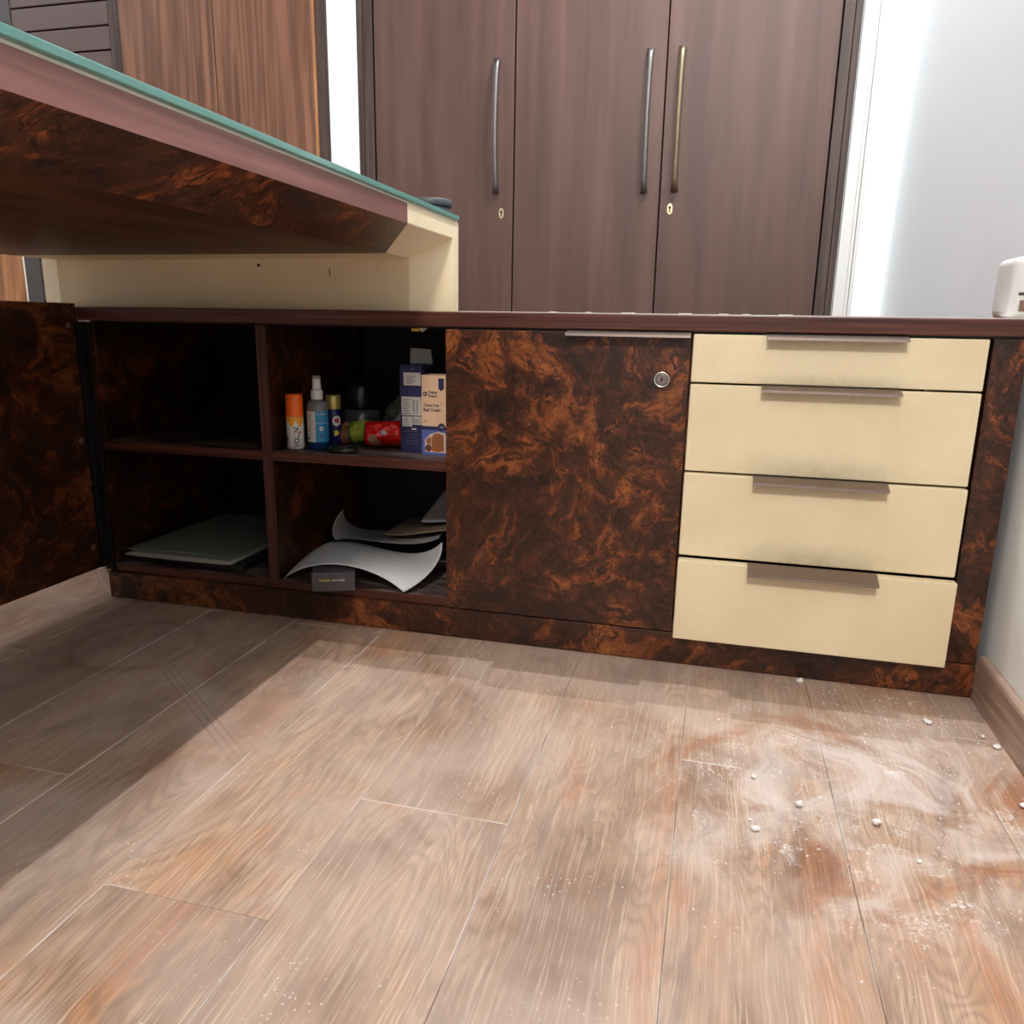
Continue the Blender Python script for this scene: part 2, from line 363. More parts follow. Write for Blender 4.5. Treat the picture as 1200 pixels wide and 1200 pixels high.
# =================================================================== THE ROOM
YB, XR, XL, YF, ZC = 1.92, 2.045, -2.7, -3.8, 2.85
fl = struct(box('floor', XL-.1, XR+.1, YF-.1, YB+.1, -0.06, -0.012, MB['base'], bev=0))
pl_cache = {}
def plank_mesh(L, wr=PW/2):
    k = (round(L, 3), wr)
    if k not in pl_cache:
        bm = bmesh.new(); add_box(bm, -PW/2+.0003, wr-.0003, 0.0003, L-.0003, -0.012, 0.0, 0.0008, 1)
        me = bpy.data.meshes.new('plank'); bm.to_mesh(me); bm.free(); me.materials.append(MB['floor']); pl_cache[k] = me
    return pl_cache[k]
joint = {0: -0.762, 1: -0.542, 2: -1.05, 3: -0.33, 4: -1.2, -1: -1.30, -2: -0.60, 5: -0.15, -3: -0.95}
for k in range(-19, 6):
    xc = 0.972 + PW*(k+0.5)
    wr = min(PW/2, XR-.001-xc)
    j0 = joint.get(k, -random.random()*PL)
    n0 = math.ceil((YF - j0)/PL) - 1
    y = j0 + n0*PL
    while y < YB:
        a, b = max(y, YF), min(y+PL, YB)
        if b-a > 0.03:
            o = bpy.data.objects.new('plank', plank_mesh(b-a, wr)); o.location = (xc, a, 0); o.parent = fl; COL.objects.link(o)
        y += PL
struct(box('wall_back', XL-.1, XR+.1, YB, YB+.1, 0, ZC, MB['wall'], bev=0))
struct(box('wall_right', XR, XR+.1, YF, YB, 0, ZC, MB['wall'], bev=0))
struct(box('wall_left', XL-.1, XL, YF, YB, 0, ZC, MB['wall'], bev=0))
struct(box('wall_front', XL-.1, XR+.1, YF-.1, YF, 0, ZC, MB['wall'], bev=0))
struct(box('ceiling', XL-.1, XR+.1, YF-.1, YB+.1, ZC, ZC+.06, MB['wall'], bev=0))
MB['bb'] = mat_straight('skirting_wood', (146, 120, 106), (186, 160, 144), (60, 4, 60), 0.42)
bm = bmesh.new()
prof = [(0, 0), (-.015, 0), (-.015, .070), (-.013, .075), (-.009, .0775), (0, .0775)]
v0 = [bm.verts.new((XR-.0002+x, YF, z+.0003)) for x, z in prof]; v1 = [bm.verts.new((XR-.0002+x, -0.0005, z+.0003)) for x, z in prof]
for i in range(6): bm.faces.new((v0[i], v0[(i+1) % 6], v1[(i+1) % 6], v1[i]))
bm.faces.new(list(reversed(v0))); bm.faces.new(v1); bmesh.ops.recalc_face_normals(bm, faces=bm.faces)
struct(mesh_obj('baseboard_right', bm, MB['bb']))
D0 = 1.30                                             # front plane of the fitted furniture at the back
struct(box('wall_right_return', 1.904, XR, D0+.01, YB, 0, ZC, MB['wall'], bev=0))
struct(box('wall_left_return', .231, .3365, D0, YB, 0, ZC, MB['wall'], bev=.001))
struct(box('trim_1', 1.905, 1.936, D0-.016, D0+.01, 0, 2.46, MB['trimw'], bev=.002))
struct(box('trim_2', 1.937, 1.947, D0-.008, D0+.01, 0, 2.46, MB['trimw'], bev=.002))
struct(box('trim_3', 1.948, 1.956, D0-.012, D0+.01, 0, 2.46, MB['trimw'], bev=.002))
# =================================================================== WARDROBE
W = thing('wardrobe', 'dark brown laminate wardrobe with three tall doors, white wall on both sides', 'wardrobe', (1.12, D0, 0))
H = 2.42
box('side_panel', .338, .356, D0, YB-.01, 0, H, MB['wardrobe_d'], W); box('side_panel', 1.884, 1.902, D0, YB-.01, 0, H, MB['wardrobe_d'], W)
box('back_panel', .356, 1.884, YB-.03, YB-.012, 0, H, MB['wardrobe_d'], W)
box('frame_stile', .357, .392, D0+.004, D0+.024, .08, H-.02, MB['wardrobe_d'], W); box('frame_stile', 1.853, 1.883, D0+.004, D0+.024, .08, H-.02, MB['wardrobe_d'], W)
box('top_panel', .356, 1.884, D0+.002, YB-.03, H-.018, H, MB['wardrobe_d'], W); box('kickboard', .357, 1.883, D0+.01, D0+.03, .001, .078, MB['wardrobe_d'], W)
WD = []
for (x0, x1) in ((.400, .8805), (.8855, 1.3575), (1.3615, 1.848)):
    WD.append(box('door', x0, x1, D0, D0+.02, .085, H-.025, MB['wardrobe'], W, .0018))
def bar_handle(parent, x, z0, z1, mat, lean=0.0):
    bm = bmesh.new()
    n = 26
    pts = []
    for i in range(n+1):
        t = i/n; z = z0 + (z1-z0)*t; bow = math.sin(math.pi*t)**0.45
        pts.append((x, D0 - .008 - .026*bow, z, .0075 + .0035*(1-bow)))
    rings = []
    for (px, py, pz, r) in pts:
        rings.append([bm.verts.new((px + r*1.05*math.cos(a), py + r*0.75*math.sin(a), pz)) for a in [2*math.pi*k/12 for k in range(12)]])
    for a, b in zip(rings, rings[1:]):
        for k in range(12): bm.faces.new((a[k], a[(k+1) % 12], b[(k+1) % 12], b[k]))
    bm.faces.new(list(reversed(rings[0]))); bm.faces.new(rings[-1])
    for zz in (z0+.012, z1-.012): cyl_between(bm, (x, D0+.001, zz), (x, D0-.02, zz), .006)
    o = mesh_obj('handle', bm, mat, parent, True); return o
bar_handle(WD[0], .826, 1.018, 1.42, MB['metal_w']); bar_handle(WD[1], 1.310, 1.010, 1.42, MB['metal_w']); bar_handle(WD[2], 1.405, 1.012, 1.42, MB['metal_b'])
def keyhole(parent, x, z, y, mat=MB['brass']):
    bm = bmesh.new(); n = 24; vs = []; out = []
    for k in range(n):
        a = 2*math.pi*k/n; out.append((.0082*math.cos(a), .0125*math.sin(a) + (.004 if math.sin(a) > 0 else -.004)))
    f = [bm.verts.new((x+u, y, z+w)) for u, w in out]; b = [bm.verts.new((x+u, y+.002, z+w)) for u, w in out]
    for k in range(n): bm.faces.new((f[k], f[(k+1) % n], b[(k+1) % n], b[k]))
    bm.faces.new(f); bm.faces.new(list(reversed(b))); bmesh.ops.recalc_face_normals(bm, faces=bm.faces)
    o = mesh_obj('keyhole_plate', bm, mat, parent)
    bm = bmesh.new(); cyl_between(bm, (x, y-.0006, z+.004), (x, y+.001, z+.004), .0042, 16); add_box(bm, x-.0018, x+.0018, y-.0006, y+.001, z-.011, z+.003)
    mesh_obj('keyhole', bm, MB['black'], parent)
keyhole(WD[0], .843, .957, D0-.0021); keyhole(WD[2], 1.394, .961, D0-.0021)
# left: wood-panelled cupboard, dark bookcase, warm wood door (seen over and under the desk)
P = thing('panelled_cupboard', 'brown wood cupboard seen above the desk edge, left of the white wall strip', 'cupboard', (-.2, D0, 0))
box('side_panel', .212, .2295, D0, YB-.01, 0, H, MB['wardrobe_d'], P); box('side_panel', -.60, -.582, D0, YB-.01, 0, H, MB['wardrobe_d'], P)
box('frame_stile', .187, .2115, D0+.003, D0+.02, .0, H-.02, MB['wardrobe_d'], P)
box('back_panel', -.58, .21, YB-.03, YB-.012, 0, H, MB['wardrobe_d'], P)
box('top_panel', -.58, .21, D0+.022, YB-.03, H-.018, H, MB['wardrobe_d'], P)
for x0, x1 in ((-.58, -.202), (-.198, .174)): box('door', x0, x1, D0, D0+.02, .02, H-.025, MB['panel'], P, .002)
box('edge_strip', .176, .1855, D0-.003, D0+.018, .02, H-.025, MB['panel_w'], P, .001)
Bk = thing('bookcase', 'dark bookcase at far left, seen through the gap under the desktop', 'bookcase', (-.83, D0, 0))
box('side_panel', -1.118, -1.045, D0-.002, YB-.01, 0, 2.1, plain('charcoal_panel', (66, 60, 60), .5), Bk)
box('side_panel', -.622, -.602, D0, YB-.01, 0, 2.1, MB['wardrobe_d'], Bk)
box('back_panel', -1.045, -.622, YB-.03, YB-.012, 0, 2.1, MB['wardrobe_d'], Bk)
dkf = plain('dark_drawer_front', (92, 72, 70), .45, grain=.15)
for i in range(26): box('drawer_front', -1.043, -.624, D0, D0+.02, .02+i*.08, .02+i*.08+.074, dkf, Bk, .002)
struct(box('door_1', -2.05, -1.126, D0-.001, D0+.02, .004, 2.2, MB['panel_w'], bev=.002))
struct(box('trim_4', -1.1255, -1.119, D0-.002, D0+.02, 0, 2.25, MB['film'], bev=.0005))
struct(box('wall_left_return_2', XL, -2.06, D0, YB, 0, ZC, MB['wall'], bev=0))
# =================================================================== CREDENZA
Cx = thing('credenza', 'long low burl wood credenza with cream leather drawers and open shelves', 'cabinet', (1.18, .22, 0))
TOPZ0, TOPZ1, DEP = .5935, .620, .46
top = box('top_panel', .2985, XR-.002, -.001, DEP, TOPZ0, TOPZ1, MB['edge'], Cx, .0026, 4)
dl = bmesh.new(); rr_ = random.Random(5); xx = 1.125
while xx < 2.036:
    x2 = min(xx + rr_.uniform(.004, .02), 2.037); hh = .0013 + (.0012 if rr_.random() > .93 else 0); add_box(dl, xx, x2, .0022+rr_.random()*.0003, .05, TOPZ1+.0001, TOPZ1+hh); xx = x2
dl = mesh_obj('dust_layer', dl, plain('plaster_dust', (226, 220, 214), .8), Cx); dl['kind'] = 'stuff'; dl['label'] = 'thin white dust along the top edge'
box('top_edging', .296, .3125, -.0035, -.0012, .590, .6195, MB['edge_v'], Cx, .0006)
box('shadow_gap', .334, 2.029, .006, .30, .5905, .5934, MB['black'], Cx, 0)
pln = box('plinth', .318, 2.0295, 0.0, .03, .0015, .0595, MB['burl'], Cx, .0012)
# plinth return at the left, set back at an angle
poly('plinth_return', [(.3175, .001, .0015), (.3175, .02, .0015), (.228, .085, .0015), (.222, .069, .0015), (.3175, .001, .056), (.3175, .02, .056), (.228, .085, .056), (.222, .069, .056)],
     [(0, 1, 2, 3), (7, 6, 5, 4), (0, 4, 5, 1), (1, 5, 6, 2), (2, 6, 7, 3), (3, 7, 4, 0)], MB['bb'], Cx)
box('plinth_back', .33, 2.02, DEP-.03, DEP-.01, .0015, .0595, MB['burl'], Cx)
box('bottom_panel', .334, 2.0, .012, DEP-.015, .0602, .0765, MB['shelf'], Cx, .001)
box('bottom_edging', .334, 1.098, .0095, .0118, .0602, .0765, MB['edge'], Cx, .0005)
box('side_panel', .304, .333, .016, DEP, .0602, .5902, MB['burl_shade'], Cx, .001)
box('hinge_gap_filler', .2955, .3032, .004, .06, .066, .589, MB['black'], Cx, .0005)  # black filler added in the gap by the open door, in place of shade
box('side_edging', .3035, .3215, .011, .0158, .0602, .5902, MB['black'], Cx, .0005)
box('back_panel', .334, 2.0, DEP-.014, DEP, .0602, .5902, MB['back_shade'], Cx, 0)
box('divider', .709, .7305, .0125, DEP-.015, .0768, .5902, MB['burl_shade'], Cx, .001)
box('divider_edging', .7088, .7307, .0095, .0123, .0768, .5902, MB['edge_v'], Cx, .0005)
box('divider', 1.1005, 1.118, .022, DEP-.015, .0768, .5902, MB['burl_shade'], Cx, .001)
box('divider', 1.522, 1.540, .026, DEP-.015, .0768, .5902, MB['burl'], Cx, .001)
for x0, x1 in ((.3335, .7085), (.731, 1.1003)):
    s = box('shelf', x0, x1, .0135, DEP-.015, .3275, .346, MB['shelf'], Cx, .0008)
    box('shelf_edging', x0, x1, .0105, .0133, .3275, .346, MB['edge'], s, .0005)
# right-hand stile
box('stile', 1.9815, 2.0295, .0005, .03, .0615, .5902, MB['burl_door'], Cx, .0012)
box('side_panel', 2.004, 2.0295, .0305, DEP, .0602, .5902, MB['burl'], Cx, .001)
# closed burl door
dr = box('door', 1.0995, 1.5312, 0.0, .020, .0618, .5895, MB['burl_door'], Cx, .0013)
def lip_handle(parent, x0, x1, yf, zt, drop=.0085, depth=.024, th=.0028):
    # a pressed strip hooked over the top edge, sloping forward and down
    pr = [(yf+.012, zt+.0022), (yf-.001, zt+.0022), (yf-depth, zt-drop+.002), (yf-depth-.0006, zt-drop-.0022), (yf-depth+.0014, zt-drop-.0022), (yf-.0012, zt+.0002), (yf+.012, zt+.0002)]
    bm = bmesh.new(); a = [bm.verts.new((x0, y, z)) for y, z in pr]; b = [bm.verts.new((x1, y, z)) for y, z in pr]; n = len(pr)
    for i in range(n): bm.faces.new((a[i], a[(i+1) % n], b[(i+1) % n], b[i]))
    bm.faces.new(list(reversed(a))); bm.faces.new(b); bmesh.ops.recalc_face_normals(bm, faces=bm.faces)
    return mesh_obj('handle', bm, MB['metal'], parent)
lip_handle(dr, 1.322, 1.5305, 0.0, .5895, drop=.0045)
def lock(parent, x, z):
    bm = lathe_bm([(0, 0), (.0105, 0), (.0105, .0025), (.0085, .004), (0, .004)], 0, 0, 28)
    bmesh.ops.transform(bm, matrix=Matrix.Translation((x, .0, z)) @ Matrix.Rotation(math.pi/2, 4, 'X'), verts=bm.verts)
    mesh_obj('lock_core', bm, plain('lock_core_grey', (132, 124, 118), .4, .7, .1), parent)
    bm = lathe_bm([(.0106, 0), (.0135, 0), (.0135, .003), (.0122, .0045), (.0106, .003)], 0, 0, 32, cap=False)
    bmesh.ops.transform(bm, matrix=Matrix.Translation((x, .0, z)) @ Matrix.Rotation(math.pi/2, 4, 'X'), verts=bm.verts)
    mesh_obj('lock_ring', bm, MB['chrome'], parent, True)
    bm = bmesh.new(); add_box(bm, x-.0008, x+.0008, -.0046, -.0035, z-.0035, z+.0035); cyl_between(bm, (x, -.0046, z), (x, -.0035, z), .0018, 12)
    mesh_obj('keyhole', bm, MB['black'], parent)
lock(dr, 1.4865, .513)
# open burl door at the left, swung straight out
od = box('door', .2745, .2945, -.765, .014, .0645, .627, MB['burl_open'], Cx, .0013)
od['label'] = 'open burl door swung straight out at the left end'
for z in (.583, .347, .115):
    bm = lathe_bm([(0, 0), (.0062, 0), (.0062, .0012), (.0045, .0012), (.0040, .0004), (0, .0004)], 0, 0, 20)
    bmesh.ops.transform(bm, matrix=Matrix.Translation((.2945, -.010, z)) @ Matrix.Rotation(math.pi/2, 4, 'Y'), verts=bm.verts)
    mesh_obj('screw_cap', bm, plain('screw_cap_brown', (112, 88, 74), .4), od)
# drawers
def drawer(z0, z1, yf, mat, hl, hx=(1.6505, 1.856), drop=.0085, depth=.024):
    d = box('drawer', 1.5345, 1.9765, yf, yf+.020, z0, z1, mat, Cx, .0022, 3)
    bm = bmesh.new(); x0, x1, y0, y1, zb, zt = 1.548, 1.962, yf+.0205, yf+.40, z0+.012, z1-.02
    for a in ((x0, x0+.012, y0, y1), (x1-.012, x1, y0, y1), (x0+.012, x1-.012, y0, y0+.01), (x0+.012, x1-.012, y1-.012, y1)): add_box(bm, a[0], a[1], a[2], a[3], zb, zt)
    add_box(bm, x0+.012, x1-.012, y0+.01, y1-.012, zb, zb+.006)
    mesh_obj('drawer_box', bm, MB['shelf'], d)
    lip_handle(d, hx[0], hx[1], yf, z1, drop, depth); return d
drawer(.5105, .5893, 0.0, MB['cream'], 'top', (1.6500, 1.8600), .0045)
drawer(.3595, .5072, 0.0, MB['cream'], 'second', (1.6490, 1.8600), .0060, .022)
drawer(.2095, .3562, -.006, MB['cream'], 'third', (1.6480, 1.8580), .0075)
drawer(.0595, .2060, -.026, MB['cream_clean'], 'bottom', (1.6510, 1.8560), .0095, .026)
# yellow and white catch under the top at the door side
bm = bmesh.new(); add_box(bm, 1.027, 1.041, .018, .028, .5845, .5903, .001); mesh_obj('door_bumper', bm, plain('yellow_plastic', (214, 180, 40), .5), Cx)
bm = bmesh.new(); add_poly(bm, [(1.042, .018, .5903), (1.056, .018, .5903), (1.047, .018, .5835), (1.042, .026, .5903), (1.056, .026, .5903), (1.047, .026, .5835)], [(0, 2, 1), (3, 4, 5), (0, 1, 4, 3), (1, 2, 5, 4), (2, 0, 3, 5)])
mesh_obj('door_bumper_pad', bm, plain('off_white_plastic', (214, 208, 196), .5), Cx)
# =================================================================== DESK
Dk = thing('desk', 'executive desk with burl underside and glass top standing on the cream end panel', 'desk', (.63, -.5, .62))
xr, xl, xir, xil = 1.090, .170, 1.018, .242
zt, ze, zu = .781, .751, .7135
yo, yi = -.150, -.072          # wood to cream joint at the outer edge and at the flat underside
ybk, yef, ypn = .103, .070, .034   # leg: back, front of its edge strip, face of its inner panel
yn = -1.76
# wooden top: edge bands, bevels, flat underside
def prism(name, quad_a, quad_b, mat, parent):
    n = len(quad_a); bm = bmesh.new(); a = [bm.verts.new(v) for v in quad_a]; b = [bm.verts.new(v) for v in quad_b]
    for i in range(n): bm.faces.new((a[i], a[(i+1) % n], b[(i+1) % n], b[i]))
    bm.faces.new(list(reversed(a))); bm.faces.new(b); bmesh.ops.recalc_face_normals(bm, faces=bm.faces)
    return mesh_obj(name, bm, mat, parent)
g = .0002
for X, XI, s in ((xr, xir, 1), (xl, xil, -1)):
    i1 = X - s*.012
    prism('edge_band', [(X, yn, zt), (i1, yn, zt), (i1, yn, ze), (X, yn, ze)], [(X, yo-g, zt), (i1, yo-g, zt), (i1, yo-g, ze), (X, yo-g, ze)], MB['desk_edge'], Dk)
    prism('bevel_panel', [(X-s*.0002, yn, ze-g), (X-s*.012, yn, ze+.008), (XI, yn, zu+.012), (XI, yn, zu)],
          [(X-s*.0002, yo-g, ze-g), (X-s*.012, yo-g, ze+.008), (XI, yi-g, zu+.012), (XI, yi-g, zu)], MB['burl_desk'], Dk)
prism('underside_panel', [(xir-.0003, yn, zu), (xil+.0003, yn, zu), (xil+.0003, yn, zu+.012), (xir-.0003, yn, zu+.012)], [(xir-.0003, yi-g, zu), (xil+.0003, yi-g, zu), (xil+.0003, yi-g, zu+.012), (xir-.0003, yi-g, zu+.012)], MB['desk_under'], Dk)
box('core', xl+.0125, xr-.0125, yn+.002, yo-.002, ze+.009, zt, MB['edge'], Dk, 0)
# cream mitred end: top section and leg, one leather-covered frame
V = {}
cv = []
def cvx(*p): cv.append(p); return len(cv)-1
# order: for right side then left side
R = dict(ot=cvx(xr, yo, zt), oe=cvx(xr, yo, ze), oi=cvx(xir, yi, zu),
         ct=cvx(xr, ybk, zt), ce=cvx(xr, yef, ze), ci=cvx(xir, ypn, zu), lb=cvx(xr, ybk, .6204), le=cvx(xr, yef, .6204), li=cvx(xir, ypn, .6204))
L = dict(ot=cvx(xl, yo, zt), oe=cvx(xl, yo, ze), oi=cvx(xil, yi, zu),
         ct=cvx(xl, ybk, zt), ce=cvx(xl, yef, ze), ci=cvx(xil, ypn, zu), lb=cvx(xl, ybk, .6204), le=cvx(xl, yef, .6204), li=cvx(xil, ypn, .6204))
fc = []
for S in (R, L):
    fc += [(S['ot'], S['oe'], S['ce'], S['ct']), (S['ct'], S['ce'], S['le'], S['lb']), (S['oe'], S['oi'], S['ci'], S['ce']), (S['ce'], S['ci'], S['li'], S['le'])]
fc += [(R['oi'], L['oi'], L['ci'], R['ci']), (R['ci'], L['ci'], L['li'], R['li']), (R['ot'], R['ct'], L['ct'], L['ot']), (R['ct'], R['lb'], L['lb'], L['ct']),
       (R['lb'], R['le'], R['li'], L['li'], L['le'], L['lb']), (R['ot'], L['ot'], L['oe'], L['oi'], R['oi'], R['oe'])]
poly('end_panel', cv, fc, MB['cream_desk'], Dk, .0012)
box('glass_underlay', xl+.002, xr-.0015, yn+.01, ybk-.004, zt+.0004, zt+.0034, MB['film'], Dk, 0)
box('glass_top', xl-.003, xr+.004, yn, ybk-.006, zt+.0036, zt+.0118, MB['glass'], Dk, .0012)
# screws / stains on the cream panel
bm = bmesh.new(); cyl_between(bm, (.71, ypn-.002, .702), (.71, ypn+.002, .702), .0032, 12); mesh_obj('screw', bm, plain('rust_brown', (84, 52, 28), .6), Dk)
bm = bmesh.new(); add_box(bm, .858, .8595, ypn-.0012, ypn+.001, .683, .696); mesh_obj('scratch_mark', bm, plain('scratch_brown', (96, 66, 42), .7), Dk)
# desk's other end support, standing on the floor (out of view)
box('leg_panel', .25, 1.01, -1.72, -1.68, .001, zu-.0005, MB['burl'], Dk, .002)
# round lid tin on the glass
Tn = thing('round_tin', 'dark grey round tin with a domed lid on the glass desk corner', 'tin', (1.053, .055, .7925))
zz = zt+.0120
cxx, cyy = 1.053, .055
dg = plain('dark_grey_plastic', (62, 64, 68), .45)
lathe('base', [(0, zz), (.030, zz), (.034, zz+.003), (.035, zz+.010), (0, zz+.010)], cxx, cyy, plain('smoke_grey_plastic', (66, 68, 72), .3), Tn)
lathe('lid', [(.0, zz+.0102), (.0380, zz+.0102), (.0390, zz+.0120), (.0390, zz+.0200), (.037, zz+.0222), (.02, zz+.0235), (0, zz+.0240)], cxx, cyy, dg, Tn)
# =================================================================== THINGS ON THE CREDENZA TOP
Sk = thing('socket_box', 'white rounded socket box on the credenza top against the right wall', 'socket', (2.02, .06, .6202))
box('housing', 1.998, XR-.0025, .012, .100, .6204, .712, MB['trimw'], Sk, .012, 5)
box('slot', 2.008, 2.022, .0108, .0125, .655, .6595, plain('slot_grey', (70, 66, 66), .5), Sk, .0005)
box('switch', 2.011, 2.026, .0095, .0125, .632, .648, plain('switch_brown', (128, 96, 82), .5), Sk, .001)
# =================================================================== THINGS IN THE OPEN SHELVES
SZ = .3464
def wrap(o, cx, cy, r, th0):
    """bend a flat print mesh (x along, z up, authored about x=0) round an upright cylinder; th0 = facing angle"""
    for v in o.data.vertices:
        d = r - v.co.y*1.0; a = th0 + v.co.x/r
        v.co = Vector((cx + d*math.cos(a), cy + d*math.sin(a), v.co.z))
    o.data.update()
def cyl_patch(name, cx, cy, r, a0, a1, z0, z1, mat, parent, n=18, th=.0003, shape=None):
    bm = bmesh.new(); rows = []
    for i in range(n+1):
        a = math.radians(a0 + (a1-a0)*i/n); za, zb = (z0, z1) if shape is None else shape(i/n)
        c, s_ = math.cos(a), math.sin(a)
        rows.append([bm.verts.new((cx+(r+th)*c, cy+(r+th)*s_, za)), bm.verts.new((cx+(r+th)*c, cy+(r+th)*s_, zb)), bm.verts.new((cx+r*c, cy+r*s_, zb)), bm.verts.new((cx+r*c, cy+r*s_, za))])
    for a, b in zip(rows, rows[1:]):
        for k in range(4): bm.faces.new((a[k], b[k], b[(k+1) % 4], a[(k+1) % 4]))
    bm.faces.new(list(reversed(rows[0]))); bm.faces.new(rows[-1]); bmesh.ops.recalc_face_normals(bm, faces=bm.faces)
    return mesh_obj(name, bm, mat, parent, False)
def text_cyl(body, size, z, cx, cy, r, deg, mat, parent, up=False, sx=1.0, bold=0.0):
    o = text_obj('lettering', body, size, Vector((0, 0, 0)), UPWARD if up else FRONT, mat, parent, 0.0002, sx, 'CENTER', bold)
    if up:                                    # centre across the reading direction
        xs = [v.co.x for v in o.data.vertices]; m = (min(xs)+max(xs))/2
        for v in o.data.vertices: v.co.x -= m
    for v in o.data.vertices: v.co.z += z
    wrap(o, cx, cy, r + .0003, math.radians(deg)); return o
white_p = plain('white_plastic', (226, 222, 216), .4); orange = plain('orange_plastic', (255, 106, 10), .38)
ink = plain('black_ink', (26, 22, 26), .5); paper_m = plain('printed_white', (214, 208, 200), .6)
yel = plain('yellow_orange_print', (246, 164, 30), .45)
# spray can with orange cap
cx, cy, r = .7560, .0600, .0176
Ca = thing('spray_can', 'white spray can with bright orange cap at the left of the shelf', 'spray can', (cx, cy, SZ))
lathe('body', [(0, SZ), (.0155, SZ), (r, SZ+.003), (r, SZ+.064), (.0168, SZ+.0655), (0, SZ+.0655)], cx, cy, white_p, Ca)
lathe('cap', [(0, SZ+.0657), (.0174, SZ+.0657), (.0176, SZ+.067), (.0172, SZ+.108), (.0158, SZ+.1105), (0, SZ+.111)], cx, cy, orange, Ca)
def saw(t):
    k = abs((t*3.0) % 1.0 - .5)*2; return (SZ+.0445 + .014*k, SZ+.0645)
cyl_patch('print_band', cx, cy, r, -170, 0, 0, 0, yel, Ca, 48, .0003, saw)
cyl_patch('print_band', cx, cy, r, -150, -130, SZ+.006, SZ+.052, plain('pale_grey_print', (188, 184, 180), .6), Ca)
text_cyl('VOLINI', .0140, SZ+.0255, cx, cy, r, -54, ink, Ca, up=True, sx=1.0, bold=.0003)
cyl_patch('print_spot', cx, cy, r, -36, -24, 0, 0, plain('red_print', (200, 70, 60), .5), Ca, 14, .0002, lambda t: (SZ+.034-.004*math.sin(math.pi*t), SZ+.034+.0045*math.sin(math.pi*t)+.0001))
cyl_patch('print_spot', cx, cy, r, -142, -112, 0, 0, plain('grey_print', (120, 112, 110), .5), Ca, 14, .0003, lambda t: (SZ+.022-.008*math.sin(math.pi*t), SZ+.022+.008*math.sin(math.pi*t)+.0001))
# clear spray bottle
cx, cy, r = .8010, .0720, .0212
Sp = thing('spray_bottle', 'clear spray bottle of blue liquid with white pump and blue label', 'bottle', (cx, cy, SZ))
lathe('bottle', [(0, SZ+.0502), (r, SZ+.0502), (r, SZ+.086), (.0200, SZ+.0925), (.0165, SZ+.0975), (.011, SZ+.1000), (0, SZ+.1003)], cx, cy, NT('clear_plastic').set(color=lin((140, 142, 138)), rough=.14, trans=.30, ior=1.4).m, Sp)
lathe('liquid', [(0, SZ), (.018, SZ), (r, SZ+.003), (r, SZ+.050), (0, SZ+.050)], cx, cy, NT('blue_liquid').set(color=lin((22, 62, 110)), rough=.12, trans=.1, ior=1.33).m, Sp)
lathe('collar', [(0, SZ+.1004), (.0118, SZ+.1004), (.0122, SZ+.102), (.0118, SZ+.118), (.0108, SZ+.1192), (0, SZ+.1194)], cx, cy, white_p, Sp)
lathe('pump', [(0, SZ+.1196), (.0082, SZ+.1196), (.0090, SZ+.121), (.0078, SZ+.139), (.0074, SZ+.1415), (0, SZ+.142)], cx, cy, white_p, Sp)
lathe('pump_cap', [(0, SZ+.1421), (.0082, SZ+.1421), (.0085, SZ+.1460), (.0078, SZ+.1475), (0, SZ+.1477)], cx, cy, plain('smoky_cap', (150, 146, 142), .3), Sp)
cyl_patch('label', cx, cy, r, -150, -76, SZ+.016, SZ+.078, paper_m, Sp)
lb = cyl_patch('label', cx, cy, r, -76, 10, SZ+.016, SZ+.078, plain('sky_blue_label', (48, 136, 184), .5), Sp); lb['label'] = 'sky blue front label'
for i in range(9): cyl_patch('print_lines', cx, cy, r+.0003, -136, -92-(i % 3)*7, SZ+.070-i*.0048, SZ+.0712-i*.0048, plain('faint_ink', (150, 128, 112), .6) if i == 0 else bpy.data.materials['faint_ink'], Sp, 8, .0002)
cyl_patch('print_block', cx, cy, r+.0003, -130, -116, SZ+.020, SZ+.026, ink, Sp, 4, .0002)
text_cyl('Dr. Rhaze', .0048, SZ+.071, cx, cy, r, -44, paper_m, Sp, bold=.0001)
text_cyl('HAND SANITIZER', .0030, SZ+.0535, cx, cy, r, -44, paper_m, Sp)
def disc(t, z, h): return (z - h*math.sqrt(max(0, 1-(2*t-1)**2)), z + h*math.sqrt(max(0, 1-(2*t-1)**2)) + .00005)
cyl_patch('emblem', cx, cy, r+.0003, -56, -34, 0, 0, paper_m, Sp, 16, .0002, lambda t: disc(t, SZ+.043, .0042))
cyl_patch('emblem_dot', cx, cy, r+.0005, -49, -41, 0, 0, plain('teal_print', (36, 88, 120), .5), Sp, 10, .0002, lambda t: disc(t, SZ+.043, .0018))
cyl_patch('emblem', cx, cy, r+.0003, -52, -36, 0, 0, plain('slate_print', (60, 84, 96), .5), Sp, 16, .0002, lambda t: disc(t, SZ+.029, .0032))
# dark blue bottle with gold cap behind it
cx, cy, r = .8060, .1290, .0172
Bb = thing('deodorant_bottle', 'dark blue bottle with gold cap half hidden behind the clear spray bottle', 'bottle', (cx, cy, SZ))
lathe('body', [(0, SZ), (.015, SZ), (r, SZ+.003), (r, SZ+.074), (.0165, SZ+.0755), (0, SZ+.0755)], cx, cy, plain('deep_blue_plastic', (24, 28, 92), .35), Bb)
lathe('cap', [(0, SZ+.0757), (.0162, SZ+.0757), (.0164, SZ+.077), (.0164, SZ+.102), (.0148, SZ+.1055), (0, SZ+.106)], cx, cy, plain('gold_cap', (186, 168, 96), .3, .4), Bb)
cyl_patch('emblem', cx, cy, r, -72, -6, 0, 0, white_p, Bb, 18, .0003, lambda t: disc(t, SZ+.052, .0105))
cyl_patch('emblem_dot', cx, cy, r+.0004, -56, -22, 0, 0, plain('crimson_print', (190, 50, 60), .5), Bb, 14, .0002, lambda t: disc(t, SZ+.053, .0050))
